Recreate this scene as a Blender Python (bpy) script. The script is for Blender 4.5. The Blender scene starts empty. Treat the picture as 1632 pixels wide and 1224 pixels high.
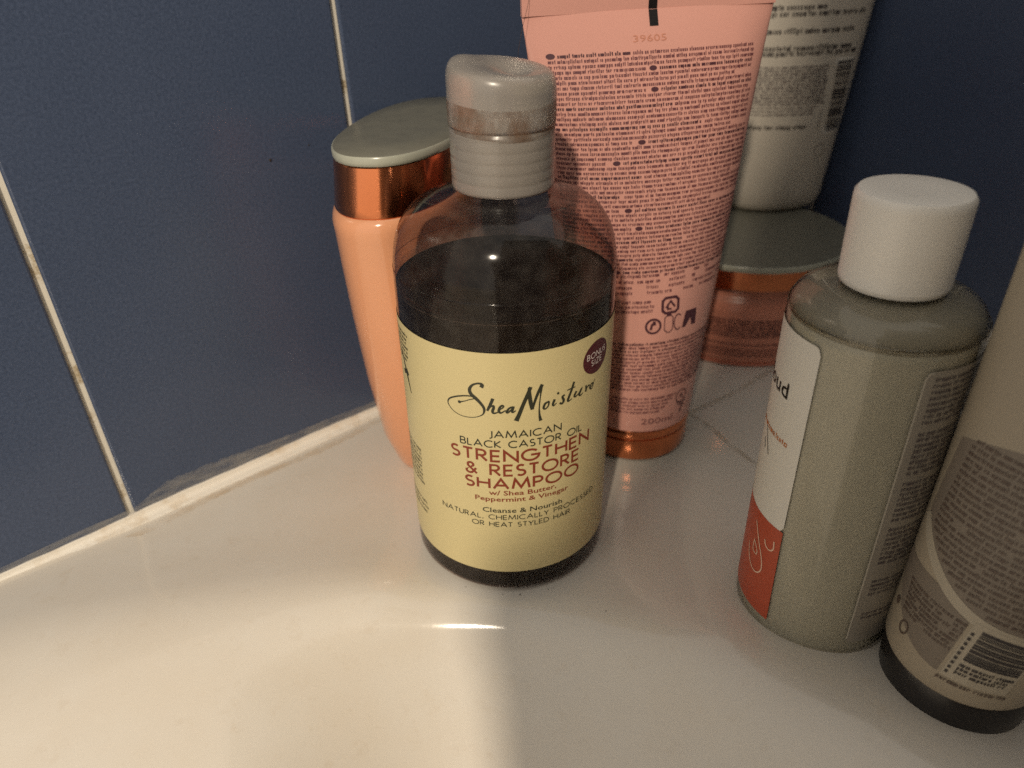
import bpy, math, random
from mathutils import Vector, Matrix

random.seed(7)
sc = bpy.context.scene
COL = sc.collection
PI = math.pi

# ------------------------------------------------------------------ camera
CAM_H = 0.20506
PITCH, ROLL = 0.55382, -0.03708
cam_d = bpy.data.cameras.new('camera')
cam = bpy.data.objects.new('camera', cam_d)
COL.objects.link(cam)
fw = Vector((0, math.cos(PITCH), -math.sin(PITCH)))
rt0 = Vector((1, 0, 0))
up0 = rt0.cross(fw)
rt = math.cos(ROLL) * rt0 + math.sin(ROLL) * up0
up = -math.sin(ROLL) * rt0 + math.cos(ROLL) * up0
m = Matrix((rt, up, -fw)).transposed().to_4x4()
m.translation = Vector((0, 0, CAM_H))
cam.matrix_world = m
cam_d.sensor_width = 36.0
cam_d.lens = 26.02
cam_d.clip_start = 0.005
cam_d.clip_end = 50
cam_d.dof.use_dof = True
cam_d.dof.focus_distance = 0.235
cam_d.dof.aperture_fstop = 9.5
sc.camera = cam

# ------------------------------------------------------------------ world, lamp, exposure
w = bpy.data.worlds.new('World')
sc.world = w
w.use_nodes = True
bg = w.node_tree.nodes['Background']
bg.inputs[0].default_value = (1.0, 0.93, 0.83, 1)
bg.inputs[1].default_value = 0.82

def lamp(name, loc, power, radius, color):
    d = bpy.data.lights.new(name, 'POINT')
    d.energy = power
    d.shadow_soft_size = radius
    d.color = color
    o = bpy.data.objects.new(name, d)
    o.location = loc
    COL.objects.link(o)
    return o

lamp('ceiling_bulb', (-0.25, -0.85, 1.00), 56.0, 0.028, (1.0, 0.855, 0.67))
sc.view_settings.view_transform = 'Standard'
sc.view_settings.look = 'None'
sc.view_settings.gamma = 1
sc.view_settings.exposure = 0
sc.render.engine = 'CYCLES'
sc.cycles.use_denoising = False
sc.cycles.max_bounces = 10
sc.cycles.transparent_max_bounces = 16
sc.cycles.caustics_reflective = False
sc.cycles.caustics_refractive = False
sc.cycles.sample_clamp_indirect = 4

# ------------------------------------------------------------------ materials
def mat(name):
    m = bpy.data.materials.new(name)
    m.use_nodes = True
    nt = m.node_tree
    return m, nt, nt.nodes['Principled BSDF']

def N(nt, kind, **kw):
    n = nt.nodes.new(kind)
    for k, v in kw.items():
        if k in n.inputs.keys():
            n.inputs[k].default_value = v
        else:
            setattr(n, k, v)
    return n

def coords(nt, scale=1.0, stretch=(1, 1, 1)):
    tc = N(nt, 'ShaderNodeTexCoord')
    mp = N(nt, 'ShaderNodeMapping')
    mp.inputs['Scale'].default_value = tuple(scale * s for s in stretch)
    nt.links.new(tc.outputs['Object'], mp.inputs[0])
    return mp.outputs[0]

def plain(name, col, rough=0.4, metal=0.0, spec=0.5, var=0.08, vscale=60, bump=0.0, bscale=300,
          coat=0.0, sss=0.0, trans=0.0, rvar=0.0):
    """procedural surface: colour mottling + roughness variation + fine relief"""
    m, nt, b = mat(name)
    b.inputs['Roughness'].default_value = rough
    b.inputs['Metallic'].default_value = metal
    b.inputs['Specular IOR Level'].default_value = spec
    b.inputs['Coat Weight'].default_value = coat
    b.inputs['Transmission Weight'].default_value = trans
    if sss:
        b.inputs['Subsurface Weight'].default_value = sss
        b.inputs['Subsurface Radius'].default_value = (0.006, 0.005, 0.004)
        b.inputs['Subsurface Scale'].default_value = 1.0
    v = coords(nt)
    nz = N(nt, 'ShaderNodeTexNoise', Scale=vscale, Detail=5.0, Roughness=0.6)
    nt.links.new(v, nz.inputs['Vector'])
    mix = N(nt, 'ShaderNodeMix', data_type='RGBA')
    a = tuple(max(0, c * (1 - var)) for c in col) + (1,)
    c2 = tuple(min(1, c * (1 + var)) for c in col) + (1,)
    mix.inputs[6].default_value = a
    mix.inputs[7].default_value = c2
    nt.links.new(nz.outputs['Fac'], mix.inputs[0])
    nt.links.new(mix.outputs[2], b.inputs['Base Color'])
    if rvar:
        mr = N(nt, 'ShaderNodeMapRange')
        mr.inputs[3].default_value = max(0, rough - rvar)
        mr.inputs[4].default_value = rough + rvar
        nt.links.new(nz.outputs['Fac'], mr.inputs[0])
        nt.links.new(mr.outputs[0], b.inputs['Roughness'])
    if bump:
        n2 = N(nt, 'ShaderNodeTexNoise', Scale=bscale, Detail=3.0)
        nt.links.new(v, n2.inputs['Vector'])
        bp = N(nt, 'ShaderNodeBump', Strength=bump, Distance=0.001)
        nt.links.new(n2.outputs['Fac'], bp.inputs['Height'])
        nt.links.new(bp.outputs[0], b.inputs['Normal'])
    return m

def clear_shell(name, tint, edge=(0.42, 0.32, 0.29), rough=0.03, haze=0.02, hazecol=(0.5, 0.45, 0.4)):
    """thin-walled clear plastic: see-through, with Fresnel gloss and a little haze"""
    m, nt, b = mat(name)
    nt.nodes.remove(b)
    out = nt.nodes['Material Output']
    tr = N(nt, 'ShaderNodeBsdfTransparent')
    lw = N(nt, 'ShaderNodeLayerWeight', Blend=0.5)
    ep = N(nt, 'ShaderNodeMath', operation='POWER')
    ep.inputs[1].default_value = 2.6
    nt.links.new(lw.outputs['Facing'], ep.inputs[0])
    tm = N(nt, 'ShaderNodeMix', data_type='RGBA')
    tm.inputs[6].default_value = tint + (1,)
    tm.inputs[7].default_value = edge + (1,)
    nt.links.new(ep.outputs[0], tm.inputs[0])
    nt.links.new(tm.outputs[2], tr.inputs[0])
    df = N(nt, 'ShaderNodeBsdfDiffuse')
    df.inputs[0].default_value = hazecol + (1,)
    gl = N(nt, 'ShaderNodeBsdfGlossy', Roughness=rough)
    nz = N(nt, 'ShaderNodeTexNoise', Scale=220.0, Detail=4.0)
    nt.links.new(coords(nt), nz.inputs['Vector'])
    mr = N(nt, 'ShaderNodeMapRange')
    mr.inputs[1].default_value = 0.35
    mr.inputs[2].default_value = 0.75
    mr.inputs[3].default_value = haze * 0.4
    mr.inputs[4].default_value = haze * 2.0
    nt.links.new(nz.outputs['Fac'], mr.inputs[0])
    m1 = N(nt, 'ShaderNodeMixShader')
    nt.links.new(mr.outputs[0], m1.inputs[0])
    nt.links.new(tr.outputs[0], m1.inputs[1])
    nt.links.new(df.outputs[0], m1.inputs[2])
    pw = N(nt, 'ShaderNodeMath', operation='POWER')
    pw.inputs[1].default_value = 4.0
    nt.links.new(lw.outputs['Facing'], pw.inputs[0])
    fr = N(nt, 'ShaderNodeMath', operation='MULTIPLY_ADD')
    fr.inputs[1].default_value = 0.75
    fr.inputs[2].default_value = 0.026
    nt.links.new(pw.outputs[0], fr.inputs[0])
    m2 = N(nt, 'ShaderNodeMixShader')
    nt.links.new(fr.outputs[0], m2.inputs[0])
    nt.links.new(m1.outputs[0], m2.inputs[1])
    nt.links.new(gl.outputs[0], m2.inputs[2])
    nt.links.new(m2.outputs[0], out.inputs[0])
    return m

def patchy(name, col, lo, hi, scale, stretch=(1, 1, 1), amount=1.0, rough=0.7):
    """see-through smear: noise decides where the film covers"""
    m, nt, b = mat(name)
    b.inputs['Base Color'].default_value = col + (1,)
    b.inputs['Roughness'].default_value = rough
    nz = N(nt, 'ShaderNodeTexNoise', Scale=scale, Detail=6.0, Roughness=0.65)
    nt.links.new(coords(nt, 1.0, stretch), nz.inputs['Vector'])
    mr = N(nt, 'ShaderNodeMapRange')
    mr.inputs[1].default_value = lo
    mr.inputs[2].default_value = hi
    mr.inputs[4].default_value = amount
    nt.links.new(nz.outputs['Fac'], mr.inputs[0])
    nt.links.new(mr.outputs[0], b.inputs['Alpha'])
    return m

def tub_material():
    m, nt, b = mat('tub acrylic')
    v = coords(nt)
    n1 = N(nt, 'ShaderNodeTexNoise', Scale=9.0, Detail=6.0, Roughness=0.65)
    n2 = N(nt, 'ShaderNodeTexNoise', Scale=120.0, Detail=4.0, Roughness=0.7)
    nt.links.new(v, n1.inputs['Vector'])
    nt.links.new(v, n2.inputs['Vector'])
    r1 = N(nt, 'ShaderNodeValToRGB')
    r1.color_ramp.elements[0].position = 0.30
    r1.color_ramp.elements[0].color = (0.67, 0.605, 0.51, 1)
    r1.color_ramp.elements[1].position = 0.72
    r1.color_ramp.elements[1].color = (0.72, 0.685, 0.62, 1)
    nt.links.new(n1.outputs['Fac'], r1.inputs[0])
    r2 = N(nt, 'ShaderNodeValToRGB')
    r2.color_ramp.elements[0].position = 0.18
    r2.color_ramp.elements[0].color = (0.92, 0.89, 0.85, 1)
    r2.color_ramp.elements[1].position = 0.42
    r2.color_ramp.elements[1].color = (1, 1, 1, 1)
    nt.links.new(n2.outputs['Fac'], r2.inputs[0])
    mx = N(nt, 'ShaderNodeMix', data_type='RGBA', blend_type='MULTIPLY')
    mx.inputs[0].default_value = 1.0
    nt.links.new(r1.outputs[0], mx.inputs[6])
    nt.links.new(r2.outputs[0], mx.inputs[7])
    nt.links.new(mx.outputs[2], b.inputs['Base Color'])
    mr = N(nt, 'ShaderNodeMapRange')
    mr.inputs[3].default_value = 0.09
    mr.inputs[4].default_value = 0.17
    nt.links.new(n1.outputs['Fac'], mr.inputs[0])
    nt.links.new(mr.outputs[0], b.inputs['Roughness'])
    bp = N(nt, 'ShaderNodeBump', Strength=0.05, Distance=0.001)
    nt.links.new(n2.outputs['Fac'], bp.inputs['Height'])
    nt.links.new(bp.outputs[0], b.inputs['Normal'])
    return m

def tile_material():
    m, nt, b = mat('blue tile glaze')
    v = coords(nt)
    n1 = N(nt, 'ShaderNodeTexNoise', Scale=900.0, Detail=3.0, Roughness=0.7)
    n2 = N(nt, 'ShaderNodeTexNoise', Scale=14.0, Detail=5.0)
    nt.links.new(v, n1.inputs['Vector'])
    nt.links.new(v, n2.inputs['Vector'])
    r = N(nt, 'ShaderNodeValToRGB')
    r.color_ramp.elements[0].position = 0.3
    r.color_ramp.elements[0].color = (0.052, 0.073, 0.128, 1)
    r.color_ramp.elements[1].position = 0.7
    r.color_ramp.elements[1].color = (0.086, 0.115, 0.192, 1)
    nt.links.new(n1.outputs['Fac'], r.inputs[0])
    r2 = N(nt, 'ShaderNodeValToRGB')
    r2.color_ramp.elements[0].position = 0.3
    r2.color_ramp.elements[0].color = (0.86, 0.88, 0.9, 1)
    r2.color_ramp.elements[1].position = 0.75
    r2.color_ramp.elements[1].color = (1, 1, 1, 1)
    nt.links.new(n2.outputs['Fac'], r2.inputs[0])
    mx = N(nt, 'ShaderNodeMix', data_type='RGBA', blend_type='MULTIPLY')
    mx.inputs[0].default_value = 1.0
    nt.links.new(r.outputs[0], mx.inputs[6])
    nt.links.new(r2.outputs[0], mx.inputs[7])
    nt.links.new(mx.outputs[2], b.inputs['Base Color'])
    b.inputs['Roughness'].default_value = 0.24
    b.inputs['Specular IOR Level'].default_value = 0.4
    bp = N(nt, 'ShaderNodeBump', Strength=0.12, Distance=0.0006)
    nt.links.new(n1.outputs['Fac'], bp.inputs['Height'])
    nt.links.new(bp.outputs[0], b.inputs['Normal'])
    return m

def grout_material():
    m, nt, b = mat('cream grout')
    v = coords(nt)
    n1 = N(nt, 'ShaderNodeTexNoise', Scale=70.0, Detail=5.0, Roughness=0.7)
    nt.links.new(v, n1.inputs['Vector'])
    r = N(nt, 'ShaderNodeValToRGB')
    e = r.color_ramp.elements
    e[0].position = 0.31
    e[0].color = (0.10, 0.065, 0.03, 1)
    e[1].position = 0.46
    e[1].color = (0.85, 0.80, 0.69, 1)
    x = e.new(0.38)
    x.color = (0.55, 0.45, 0.30, 1)
    nt.links.new(n1.outputs['Fac'], r.inputs[0])
    nt.links.new(r.outputs[0], b.inputs['Base Color'])
    b.inputs['Roughness'].default_value = 0.85
    return m

def caulk_material():
    m, nt, b = mat('old silicone')
    v = coords(nt)
    n1 = N(nt, 'ShaderNodeTexNoise', Scale=55.0, Detail=6.0, Roughness=0.7)
    nt.links.new(v, n1.inputs['Vector'])
    r = N(nt, 'ShaderNodeValToRGB')
    e = r.color_ramp.elements
    e[0].position = 0.28
    e[0].color = (0.60, 0.48, 0.33, 1)
    e[1].position = 0.50
    e[1].color = (0.82, 0.78, 0.70, 1)
    nt.links.new(n1.outputs['Fac'], r.inputs[0])
    nt.links.new(r.outputs[0], b.inputs['Base Color'])
    b.inputs['Roughness'].default_value = 0.45
    return m

M = {}
M['tub'] = tub_material()
M['tile'] = tile_material()
M['grout'] = grout_material()
M['caulk'] = caulk_material()
M['smear'] = patchy('silicone film', (0.46, 0.45, 0.43), 0.26, 0.80, 160, (0.5, 0.5, 3), 0.62)
M['stain'] = patchy('yellow limescale', (0.62, 0.44, 0.24), 0.36, 0.74, 70, (1, 1, 1), 0.40)
M['seam'] = patchy('dirty seam', (0.38, 0.29, 0.16), 0.28, 0.76, 90, (1, 1, 1), 0.40)
M['blocker'] = plain('curtain cloth', (0.30, 0.27, 0.24), 0.9)  # for the unseen sheet added to block the lamp
M['shell'] = clear_shell('clear bottle plastic', (0.84, 0.75, 0.71), edge=(0.36, 0.27, 0.26), rough=0.10)
M['liquid'] = plain('dark shampoo', (0.010, 0.007, 0.005), 0.14, var=0.3, spec=0.08)
M['foam'] = patchy('foam', (0.36, 0.30, 0.25), 0.30, 0.72, 260, (1, 1, 1), 0.75)
_nt = M['foam'].node_tree
_sx = N(_nt, 'ShaderNodeSeparateXYZ')
_nt.links.new(N(_nt, 'ShaderNodeTexCoord').outputs['Object'], _sx.inputs[0])
_mr = N(_nt, 'ShaderNodeMapRange')
_mr.inputs[1].default_value = 0.1074
_mr.inputs[2].default_value = 0.1140
_mr.inputs[3].default_value = 1.0
_mr.inputs[4].default_value = 0.0
_nt.links.new(_sx.outputs[2], _mr.inputs[0])
_mu = N(_nt, 'ShaderNodeMath', operation='MULTIPLY')
_pb = _nt.nodes['Principled BSDF']
_nt.links.new(_pb.inputs['Alpha'].links[0].from_socket, _mu.inputs[0])
_nt.links.new(_mr.outputs[0], _mu.inputs[1])
_nt.links.new(_mu.outputs[0], _pb.inputs['Alpha'])
M['label'] = plain('pale yellow paper label', (0.64, 0.545, 0.285), 0.38, var=0.035, vscale=40)
M['ink_dark'] = plain('dark green ink', (0.030, 0.032, 0.018), 0.5)
M['ink_red'] = plain('rust ink', (0.23, 0.035, 0.014), 0.5)
M['badge'] = plain('maroon ink', (0.085, 0.012, 0.018), 0.4)
M['white_ink'] = plain('white ink', (0.72, 0.62, 0.60), 0.5)
M['milky'] = plain('frosted cap plastic', (0.70, 0.64, 0.575), 0.27, var=0.12, vscale=120, bump=0.05, bscale=420, trans=0.66, rvar=0.10)
M['neck'] = plain('stained neck', (0.22, 0.17, 0.13), 0.5, var=0.3, vscale=150)
M['residue'] = patchy('brown residue', (0.17, 0.085, 0.04), 0.36, 0.72, 110, (1, 1, 0.6), 0.75, 0.5)
M['peach'] = plain('peach bottle', (0.74, 0.345, 0.185), 0.16, var=0.03, coat=0.3)
M['copper'] = plain('copper foil', (0.72, 0.25, 0.115), 0.17, metal=1.0, var=0.12, vscale=30, rvar=0.05)
M['lid'] = plain('grey green lid', (0.165, 0.160, 0.128), 0.38, var=0.16, vscale=160, spec=0.5, rvar=0.10)
M['lid_edge'] = plain('pale lid edge', (0.40, 0.41, 0.34), 0.25, var=0.06)
M['pink'] = plain('pink tube', (0.71, 0.365, 0.305), 0.27, var=0.03, sss=0.0)
M['pink_jar'] = plain('pink jar', (0.62, 0.25, 0.17), 0.28, var=0.05)
M['jar_print'] = plain('jar print', (0.14, 0.050, 0.045), 0.45)
M['plum_ink'] = plain('plum ink', (0.15, 0.050, 0.060), 0.5)
M['plum_bold'] = plain('dark plum ink', (0.075, 0.024, 0.036), 0.5)
M['black'] = plain('black ink', (0.008, 0.007, 0.008), 0.4)
M['emboss'] = plain('embossed code', (0.58, 0.25, 0.17), 0.4)
M['white_tube'] = plain('white tube plastic', (0.55, 0.505, 0.43), 0.34, var=0.05)
M['grey_ink'] = plain('grey ink', (0.105, 0.085, 0.085), 0.5)
M['bar_ink'] = plain('bar ink', (0.035, 0.028, 0.028), 0.5)
M['white_cap'] = plain('white cap plastic', (0.86, 0.82, 0.74), 0.36, var=0.03, sss=0.0)
M['shell3'] = clear_shell('clear shoulder plastic', (0.93, 0.91, 0.86), edge=(0.55, 0.52, 0.45), haze=0.05, hazecol=(0.5, 0.46, 0.36))
M['gel'] = plain('milky gel', (0.46, 0.45, 0.385), 0.25, var=0.06, vscale=30)
M['gel_shade'] = plain('painted shade gel', (0.26, 0.245, 0.20), 0.3, var=0.15)  # darker copy of the gel: the shoulder's shade is put into its colour
M['white_label'] = plain('white label', (0.72, 0.69, 0.62), 0.4, var=0.03)
M['orange'] = plain('orange print', (0.46, 0.075, 0.03), 0.4, var=0.06)
M['orange_ink'] = plain('orange ink', (0.50, 0.17, 0.05), 0.5)
M['pale_line'] = plain('pale line print', (0.78, 0.52, 0.38), 0.5)
M['back_label'] = plain('grey back label', (0.30, 0.27, 0.225), 0.35, var=0.05)
M['label_edge'] = plain('label edge', (0.52, 0.48, 0.40), 0.3)
M['cream'] = plain('cream tube plastic', (0.36, 0.305, 0.225), 0.42, var=0.06)
M['cream_pale'] = plain('pale print band', (0.42, 0.37, 0.285), 0.45)
M['brown_ink'] = plain('brown ink', (0.10, 0.068, 0.052), 0.5)
M['brown_panel'] = plain('taupe print', (0.20, 0.165, 0.13), 0.5, var=0.10, vscale=300)
M['black_cap'] = plain('black cap plastic', (0.012, 0.010, 0.010), 0.35)
M['hair'] = plain('dark hair', (0.05, 0.02, 0.012), 0.4)
M['speck'] = plain('dirt speck', (0.03, 0.022, 0.016), 0.7)

# ------------------------------------------------------------------ mesh helpers
def mesh(name, verts, faces, material, parent=None, smooth=True, angle=None):
    me = bpy.data.meshes.new(name)
    me.from_pydata([tuple(v) for v in verts], [], faces)
    me.update()
    if smooth:
        me.polygons.foreach_set('use_smooth', [True] * len(me.polygons))
        if angle:
            me.set_sharp_from_angle(angle=math.radians(angle))
    o = bpy.data.objects.new(name, me)
    COL.objects.link(o)
    me.materials.append(material)
    if parent:
        o.parent = parent
    return o

def thing(name, label, cat, loc=(0, 0, 0), rz=0.0, group=None):
    o = bpy.data.objects.new(name, None)
    o.empty_display_size = 0.01
    COL.objects.link(o)
    o.location = loc
    o.rotation_euler = (0, 0, rz)
    o['label'] = label
    o['category'] = cat
    if group:
        o['group'] = group
    return o

def struct(o):
    o['kind'] = 'structure'
    return o

def loft(rings, close_bottom=True, close_top=True):
    n = len(rings[0])
    v = [p for r in rings for p in r]
    f = []
    for i in range(len(rings) - 1):
        for j in range(n):
            k = (j + 1) % n
            f.append((i * n + j, i * n + k, (i + 1) * n + k, (i + 1) * n + j))
    if close_bottom:
        f.append(tuple(reversed(range(n))))
    if close_top:
        b = (len(rings) - 1) * n
        f.append(tuple(range(b, b + n)))
    return v, f

def refine(profile, step=0.0008):
    """rounds a coarse (r, z) profile with a Catmull-Rom pass"""
    P = [profile[0]] + list(profile) + [profile[-1]]
    out = []
    for i in range(1, len(P) - 2):
        p0, p1, p2, p3 = P[i - 1], P[i], P[i + 1], P[i + 2]
        d = math.dist(p1, p2)
        k = max(1, min(8, int(d / step)))
        for t in range(k):
            t /= k
            out.append(tuple(0.5 * (2 * p1[a] + (p2[a] - p0[a]) * t + (2 * p0[a] - 5 * p1[a] + 4 * p2[a] - p3[a]) * t * t
                       + (3 * p1[a] - p0[a] - 3 * p2[a] + p3[a]) * t ** 3) for a in (0, 1)))
    out.append(profile[-1])
    return out

def lathe(profile, n=72, sx=1.0, sy=1.0):
    rings = [[(max(r, 1e-5) * sx * math.cos(2 * PI * j / n), max(r, 1e-5) * sy * math.sin(2 * PI * j / n), z)
              for j in range(n)] for r, z in profile]
    return loft(rings)

def catmull(pts, closed=False, per=8):
    n = len(pts)
    out = []
    rng = range(n) if closed else range(n - 1)
    for i in rng:
        g = (lambda k: pts[k % n]) if closed else (lambda k: pts[min(max(k, 0), n - 1)])
        p0, p1, p2, p3 = g(i - 1), g(i), g(i + 1), g(i + 2)
        for t in range(per):
            t /= per
            out.append(tuple(0.5 * (2 * p1[a] + (p2[a] - p0[a]) * t + (2 * p0[a] - 5 * p1[a] + 4 * p2[a] - p3[a]) * t * t
                       + (3 * p1[a] - p0[a] - 3 * p2[a] + p3[a]) * t ** 3) for a in range(len(p1))))
    if not closed:
        out.append(tuple(pts[-1]))
    return out

class Print:
    """flat print gathered in sheet coordinates (s, z, lift) and laid on a surface by a mapping"""
    def __init__(self):
        self.v, self.f, self.k = [], [], 0
    def quad(self, a, b, c, d):
        i = len(self.v)
        e = (self.k % 7) * 4e-6
        self.k += 1
        self.v += [(p[0], p[1], e) for p in (a, b, c, d)]
        self.f.append((i, i + 1, i + 2, i + 3))
    def rect(self, x0, y0, x1, y1):
        n = max(1, int(abs(x1 - x0) / 0.003))
        for i in range(n):
            a = x0 + (x1 - x0) * i / n
            b = x0 + (x1 - x0) * (i + 1) / n
            self.quad((a, y0), (b, y0), (b, y1), (a, y1))
    def disc(self, cx, cy, rx, ry, n=28):
        i = len(self.v)
        R_ = max(1, int(max(rx, ry) / 0.0009))      # concentric rings so that big discs follow the curve
        self.v.append((cx, cy, 0))
        for q in range(1, R_ + 1):
            for j in range(n):
                self.v.append((cx + rx * q / R_ * math.cos(2 * PI * j / n), cy + ry * q / R_ * math.sin(2 * PI * j / n), 0))
        for j in range(n):
            k = (j + 1) % n
            self.f.append((i, i + 1 + j, i + 1 + k))
            for q in range(1, R_):
                a = i + 1 + (q - 1) * n
                self.f.append((a + j, a + n + j, a + n + k, a + k))
    def ribbon(self, pts, widths):
        """stroke along pts; widths is a number or one per point"""
        n = len(pts)
        if not hasattr(widths, '__len__'):
            widths = [widths] * n
        closed = math.dist(pts[0], pts[-1]) < 1e-9
        e = (self.k % 9) * 6e-6
        self.k += 1
        i0 = len(self.v)
        for i, p in enumerate(pts):
            a = pts[i - 1] if i else (pts[-2] if closed else p)
            b = pts[i + 1] if i < n - 1 else (pts[1] if closed else p)
            d1 = Vector((p[0] - a[0], p[1] - a[1]))
            d2 = Vector((b[0] - p[0], b[1] - p[1]))
            if d1.length < 1e-12: d1 = d2
            if d2.length < 1e-12: d2 = d1
            d1.normalize(); d2.normalize()
            t = d1 + d2
            if t.length < 1e-6: t = d1
            t.normalize()
            nn = Vector((-t.y, t.x))
            c = max(0.45, nn.dot(Vector((-d1.y, d1.x))))
            h = widths[i] * 0.5 / c
            self.v.append((p[0] + nn.x * h, p[1] + nn.y * h, e))
            self.v.append((p[0] - nn.x * h, p[1] - nn.y * h, e))
        for i in range(n - 1):
            self.f.append((i0 + 2 * i, i0 + 2 * i + 1, i0 + 2 * i + 3, i0 + 2 * i + 2))
    def build(self, name, material, parent, mapping):
        vs = [mapping(s, z, e) for s, z, e in self.v]
        o = mesh(name, vs, self.f, material, parent, smooth=False)
        if name in ('small_print', 'bold_print', 'side_print', 'fine_print'):
            o['kind'] = 'stuff'        # letters too small to pick apart
        return o

def cyl_map(R, lift=0.00012, az0=0.0):
    def f(s, z, e):
        a = az0 + s / R
        r = R + lift + e
        return (r * math.sin(a), -r * math.cos(a), z)
    return f

def cyl_patch(R, az0, az1, z0, z1, n=64, corner=0.0):
    """label sheet wrapped on a cylinder, corners rounded"""
    v, f = [], []
    L = R * (az1 - az0)
    for i in range(n + 1):
        t = i / n
        s = t * L
        c = 0.0
        e = min(s, L - s)
        if corner and e < corner:
            c = corner - math.sqrt(max(0, corner ** 2 - (corner - e) ** 2))
        a = az0 + (az1 - az0) * t
        v += [(R * math.sin(a), -R * math.cos(a), z0 + c), (R * math.sin(a), -R * math.cos(a), z1 - c)]
    for i in range(n):
        f.append((2 * i, 2 * i + 2, 2 * i + 3, 2 * i + 1))
    return v, f

# ------------------------------------------------------------------ geometric capitals (stroke font)
def arc(cx, cy, rx, ry, a0, a1, n=14):
    return [(cx + rx * math.cos(math.radians(a0 + (a1 - a0) * i / n)), cy + ry * math.sin(math.radians(a0 + (a1 - a0) * i / n)))
            for i in range(n + 1)]
G = {
 'A': (.86, [[(0, 0), (.43, 1), (.86, 0)], [(.17, .34), (.69, .34)]]),
 'B': (.56, [[(0, 0), (0, 1), (.28, 1)] + arc(.28, .76, .22, .24, 90, -90) + [(0, .52)], [(.0, .52), (.3, .52)] + arc(.3, .26, .26, .26, 90, -90) + [(0, 0)]]),
 'C': (.82, [arc(.5, .5, .5, .5, 50, 310, 24)]),
 'D': (.74, [[(0, 0), (0, 1), (.24, 1)] + arc(.24, .5, .5, .5, 90, -90, 20) + [(0, 0)]]),
 'E': (.5, [[(.5, 1), (0, 1), (0, 0), (.5, 0)], [(0, .5), (.46, .5)]]),
 'G': (.96, [arc(.5, .5, .5, .5, 45, 360, 26) + [(.52, .5)]]),
 'H': (.7, [[(0, 0), (0, 1)], [(.7, 0), (.7, 1)], [(0, .53), (.7, .53)]]),
 'I': (.02, [[(.01, 0), (.01, 1)]]),
 'J': (.3, [[(.3, 1), (.3, .12)] + arc(.12, .1, .18, .2, 0, -110, 8)]),
 'K': (.6, [[(0, 0), (0, 1)], [(.56, 1), (.02, .48), (.6, 0)]]),
 'L': (.44, [[(0, 1), (0, 0), (.44, 0)]]),
 'M': (1.0, [[(0, 0), (.14, 1), (.5, .12), (.86, 1), (1, 0)]]),
 'N': (.76, [[(0, 0), (0, 1), (.76, 0), (.76, 1)]]),
 'O': (1.0, [arc(.5, .5, .5, .5, 0, 360, 30)]),
 'P': (.52, [[(0, 0), (0, 1), (.26, 1)] + arc(.26, .73, .26, .27, 90, -90) + [(0, .46)]]),
 'R': (.58, [[(0, 0), (0, 1), (.26, 1)] + arc(.26, .74, .25, .26, 90, -90) + [(0, .48)], [(.22, .48), (.58, 0)]]),
 'S': (.5, [arc(.25, .755, .22, .245, 40, 270, 14) + arc(.25, .255, .25, .255, 90, -140, 14)[1:]]),
 'T': (.58, [[(0, 1), (.58, 1)], [(.29, 1), (.29, 0)]]),
 'U': (.62, [[(0, 1), (0, .31)] + arc(.31, .31, .31, .31, 180, 360, 14) + [(.62, 1)]]),
 'Y': (.7, [[(0, 1), (.35, .5), (.7, 1)], [(.35, .5), (.35, 0)]]),
 'Z': (.6, [[(0, 1), (.6, 1), (0, 0), (.6, 0)]]),
 ',': (.1, [[(.08, .1), (.02, -.14)]]),
 '&': (.72, [[(.72, .0), (.18, .66)] + arc(.33, .8, .18, .2, 200, -30, 12) + [(.1, .36)] + arc(.27, .22, .22, .22, 140, 330, 12) + [(.68, .5)]]),
 ' ': (.34, []),
}
def dense(pl, step=0.12):
    out = [pl[0]]
    for a, b in zip(pl, pl[1:]):
        k = max(1, int(math.dist(a, b) / step))
        for i in range(1, k + 1):
            out.append((a[0] + (b[0] - a[0]) * i / k, a[1] + (b[1] - a[1]) * i / k))
    return out
def caps(pr, text, s0, s1, z, h, wt, gap=0.2):
    adv = sum(G[c][0] for c in text) + gap * (len(text) - 1)
    kx = (s1 - s0) / adv
    x = 0.0
    for c in text:
        gw, strokes = G[c]
        for st in strokes:
            st = dense(st) if len(st) < 6 else st
            pr.ribbon([(s0 + (x + p[0]) * kx, z + p[1] * h) for p in st], wt)
        x += gw + gap

def font_print(pr, text, s0, s1, z, h, shear=0.0, bold=0.0, rot=0.0):
    """a line of small print in the default face, fitted between s0 and s1 on baseline z, x-height scale h"""
    cu = bpy.data.curves.new('t', 'FONT')
    cu.body = text
    cu.size = 1.0
    cu.shear = shear
    cu.offset = bold
    cu.resolution_u = 2
    o = bpy.data.objects.new('t', cu)
    COL.objects.link(o)
    dg = bpy.context.evaluated_depsgraph_get()
    dg.update()
    me = bpy.data.meshes.new_from_object(o.evaluated_get(dg))
    xs = [v.co.x for v in me.vertices]
    x0, x1 = min(xs), max(xs)
    k = (s1 - s0) / (x1 - x0)
    i0 = len(pr.v)
    for v in me.vertices:
        X, Y = (v.co.x - x0) * k, v.co.y * h
        pr.v.append((s0 + X * math.cos(rot) - Y * math.sin(rot), z + X * math.sin(rot) + Y * math.cos(rot), 0))
    for p in me.polygons:
        pr.f.append(tuple(i0 + i for i in p.vertices))
    bpy.data.objects.remove(o)
    bpy.data.curves.remove(cu)
    bpy.data.meshes.remove(me)

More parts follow.
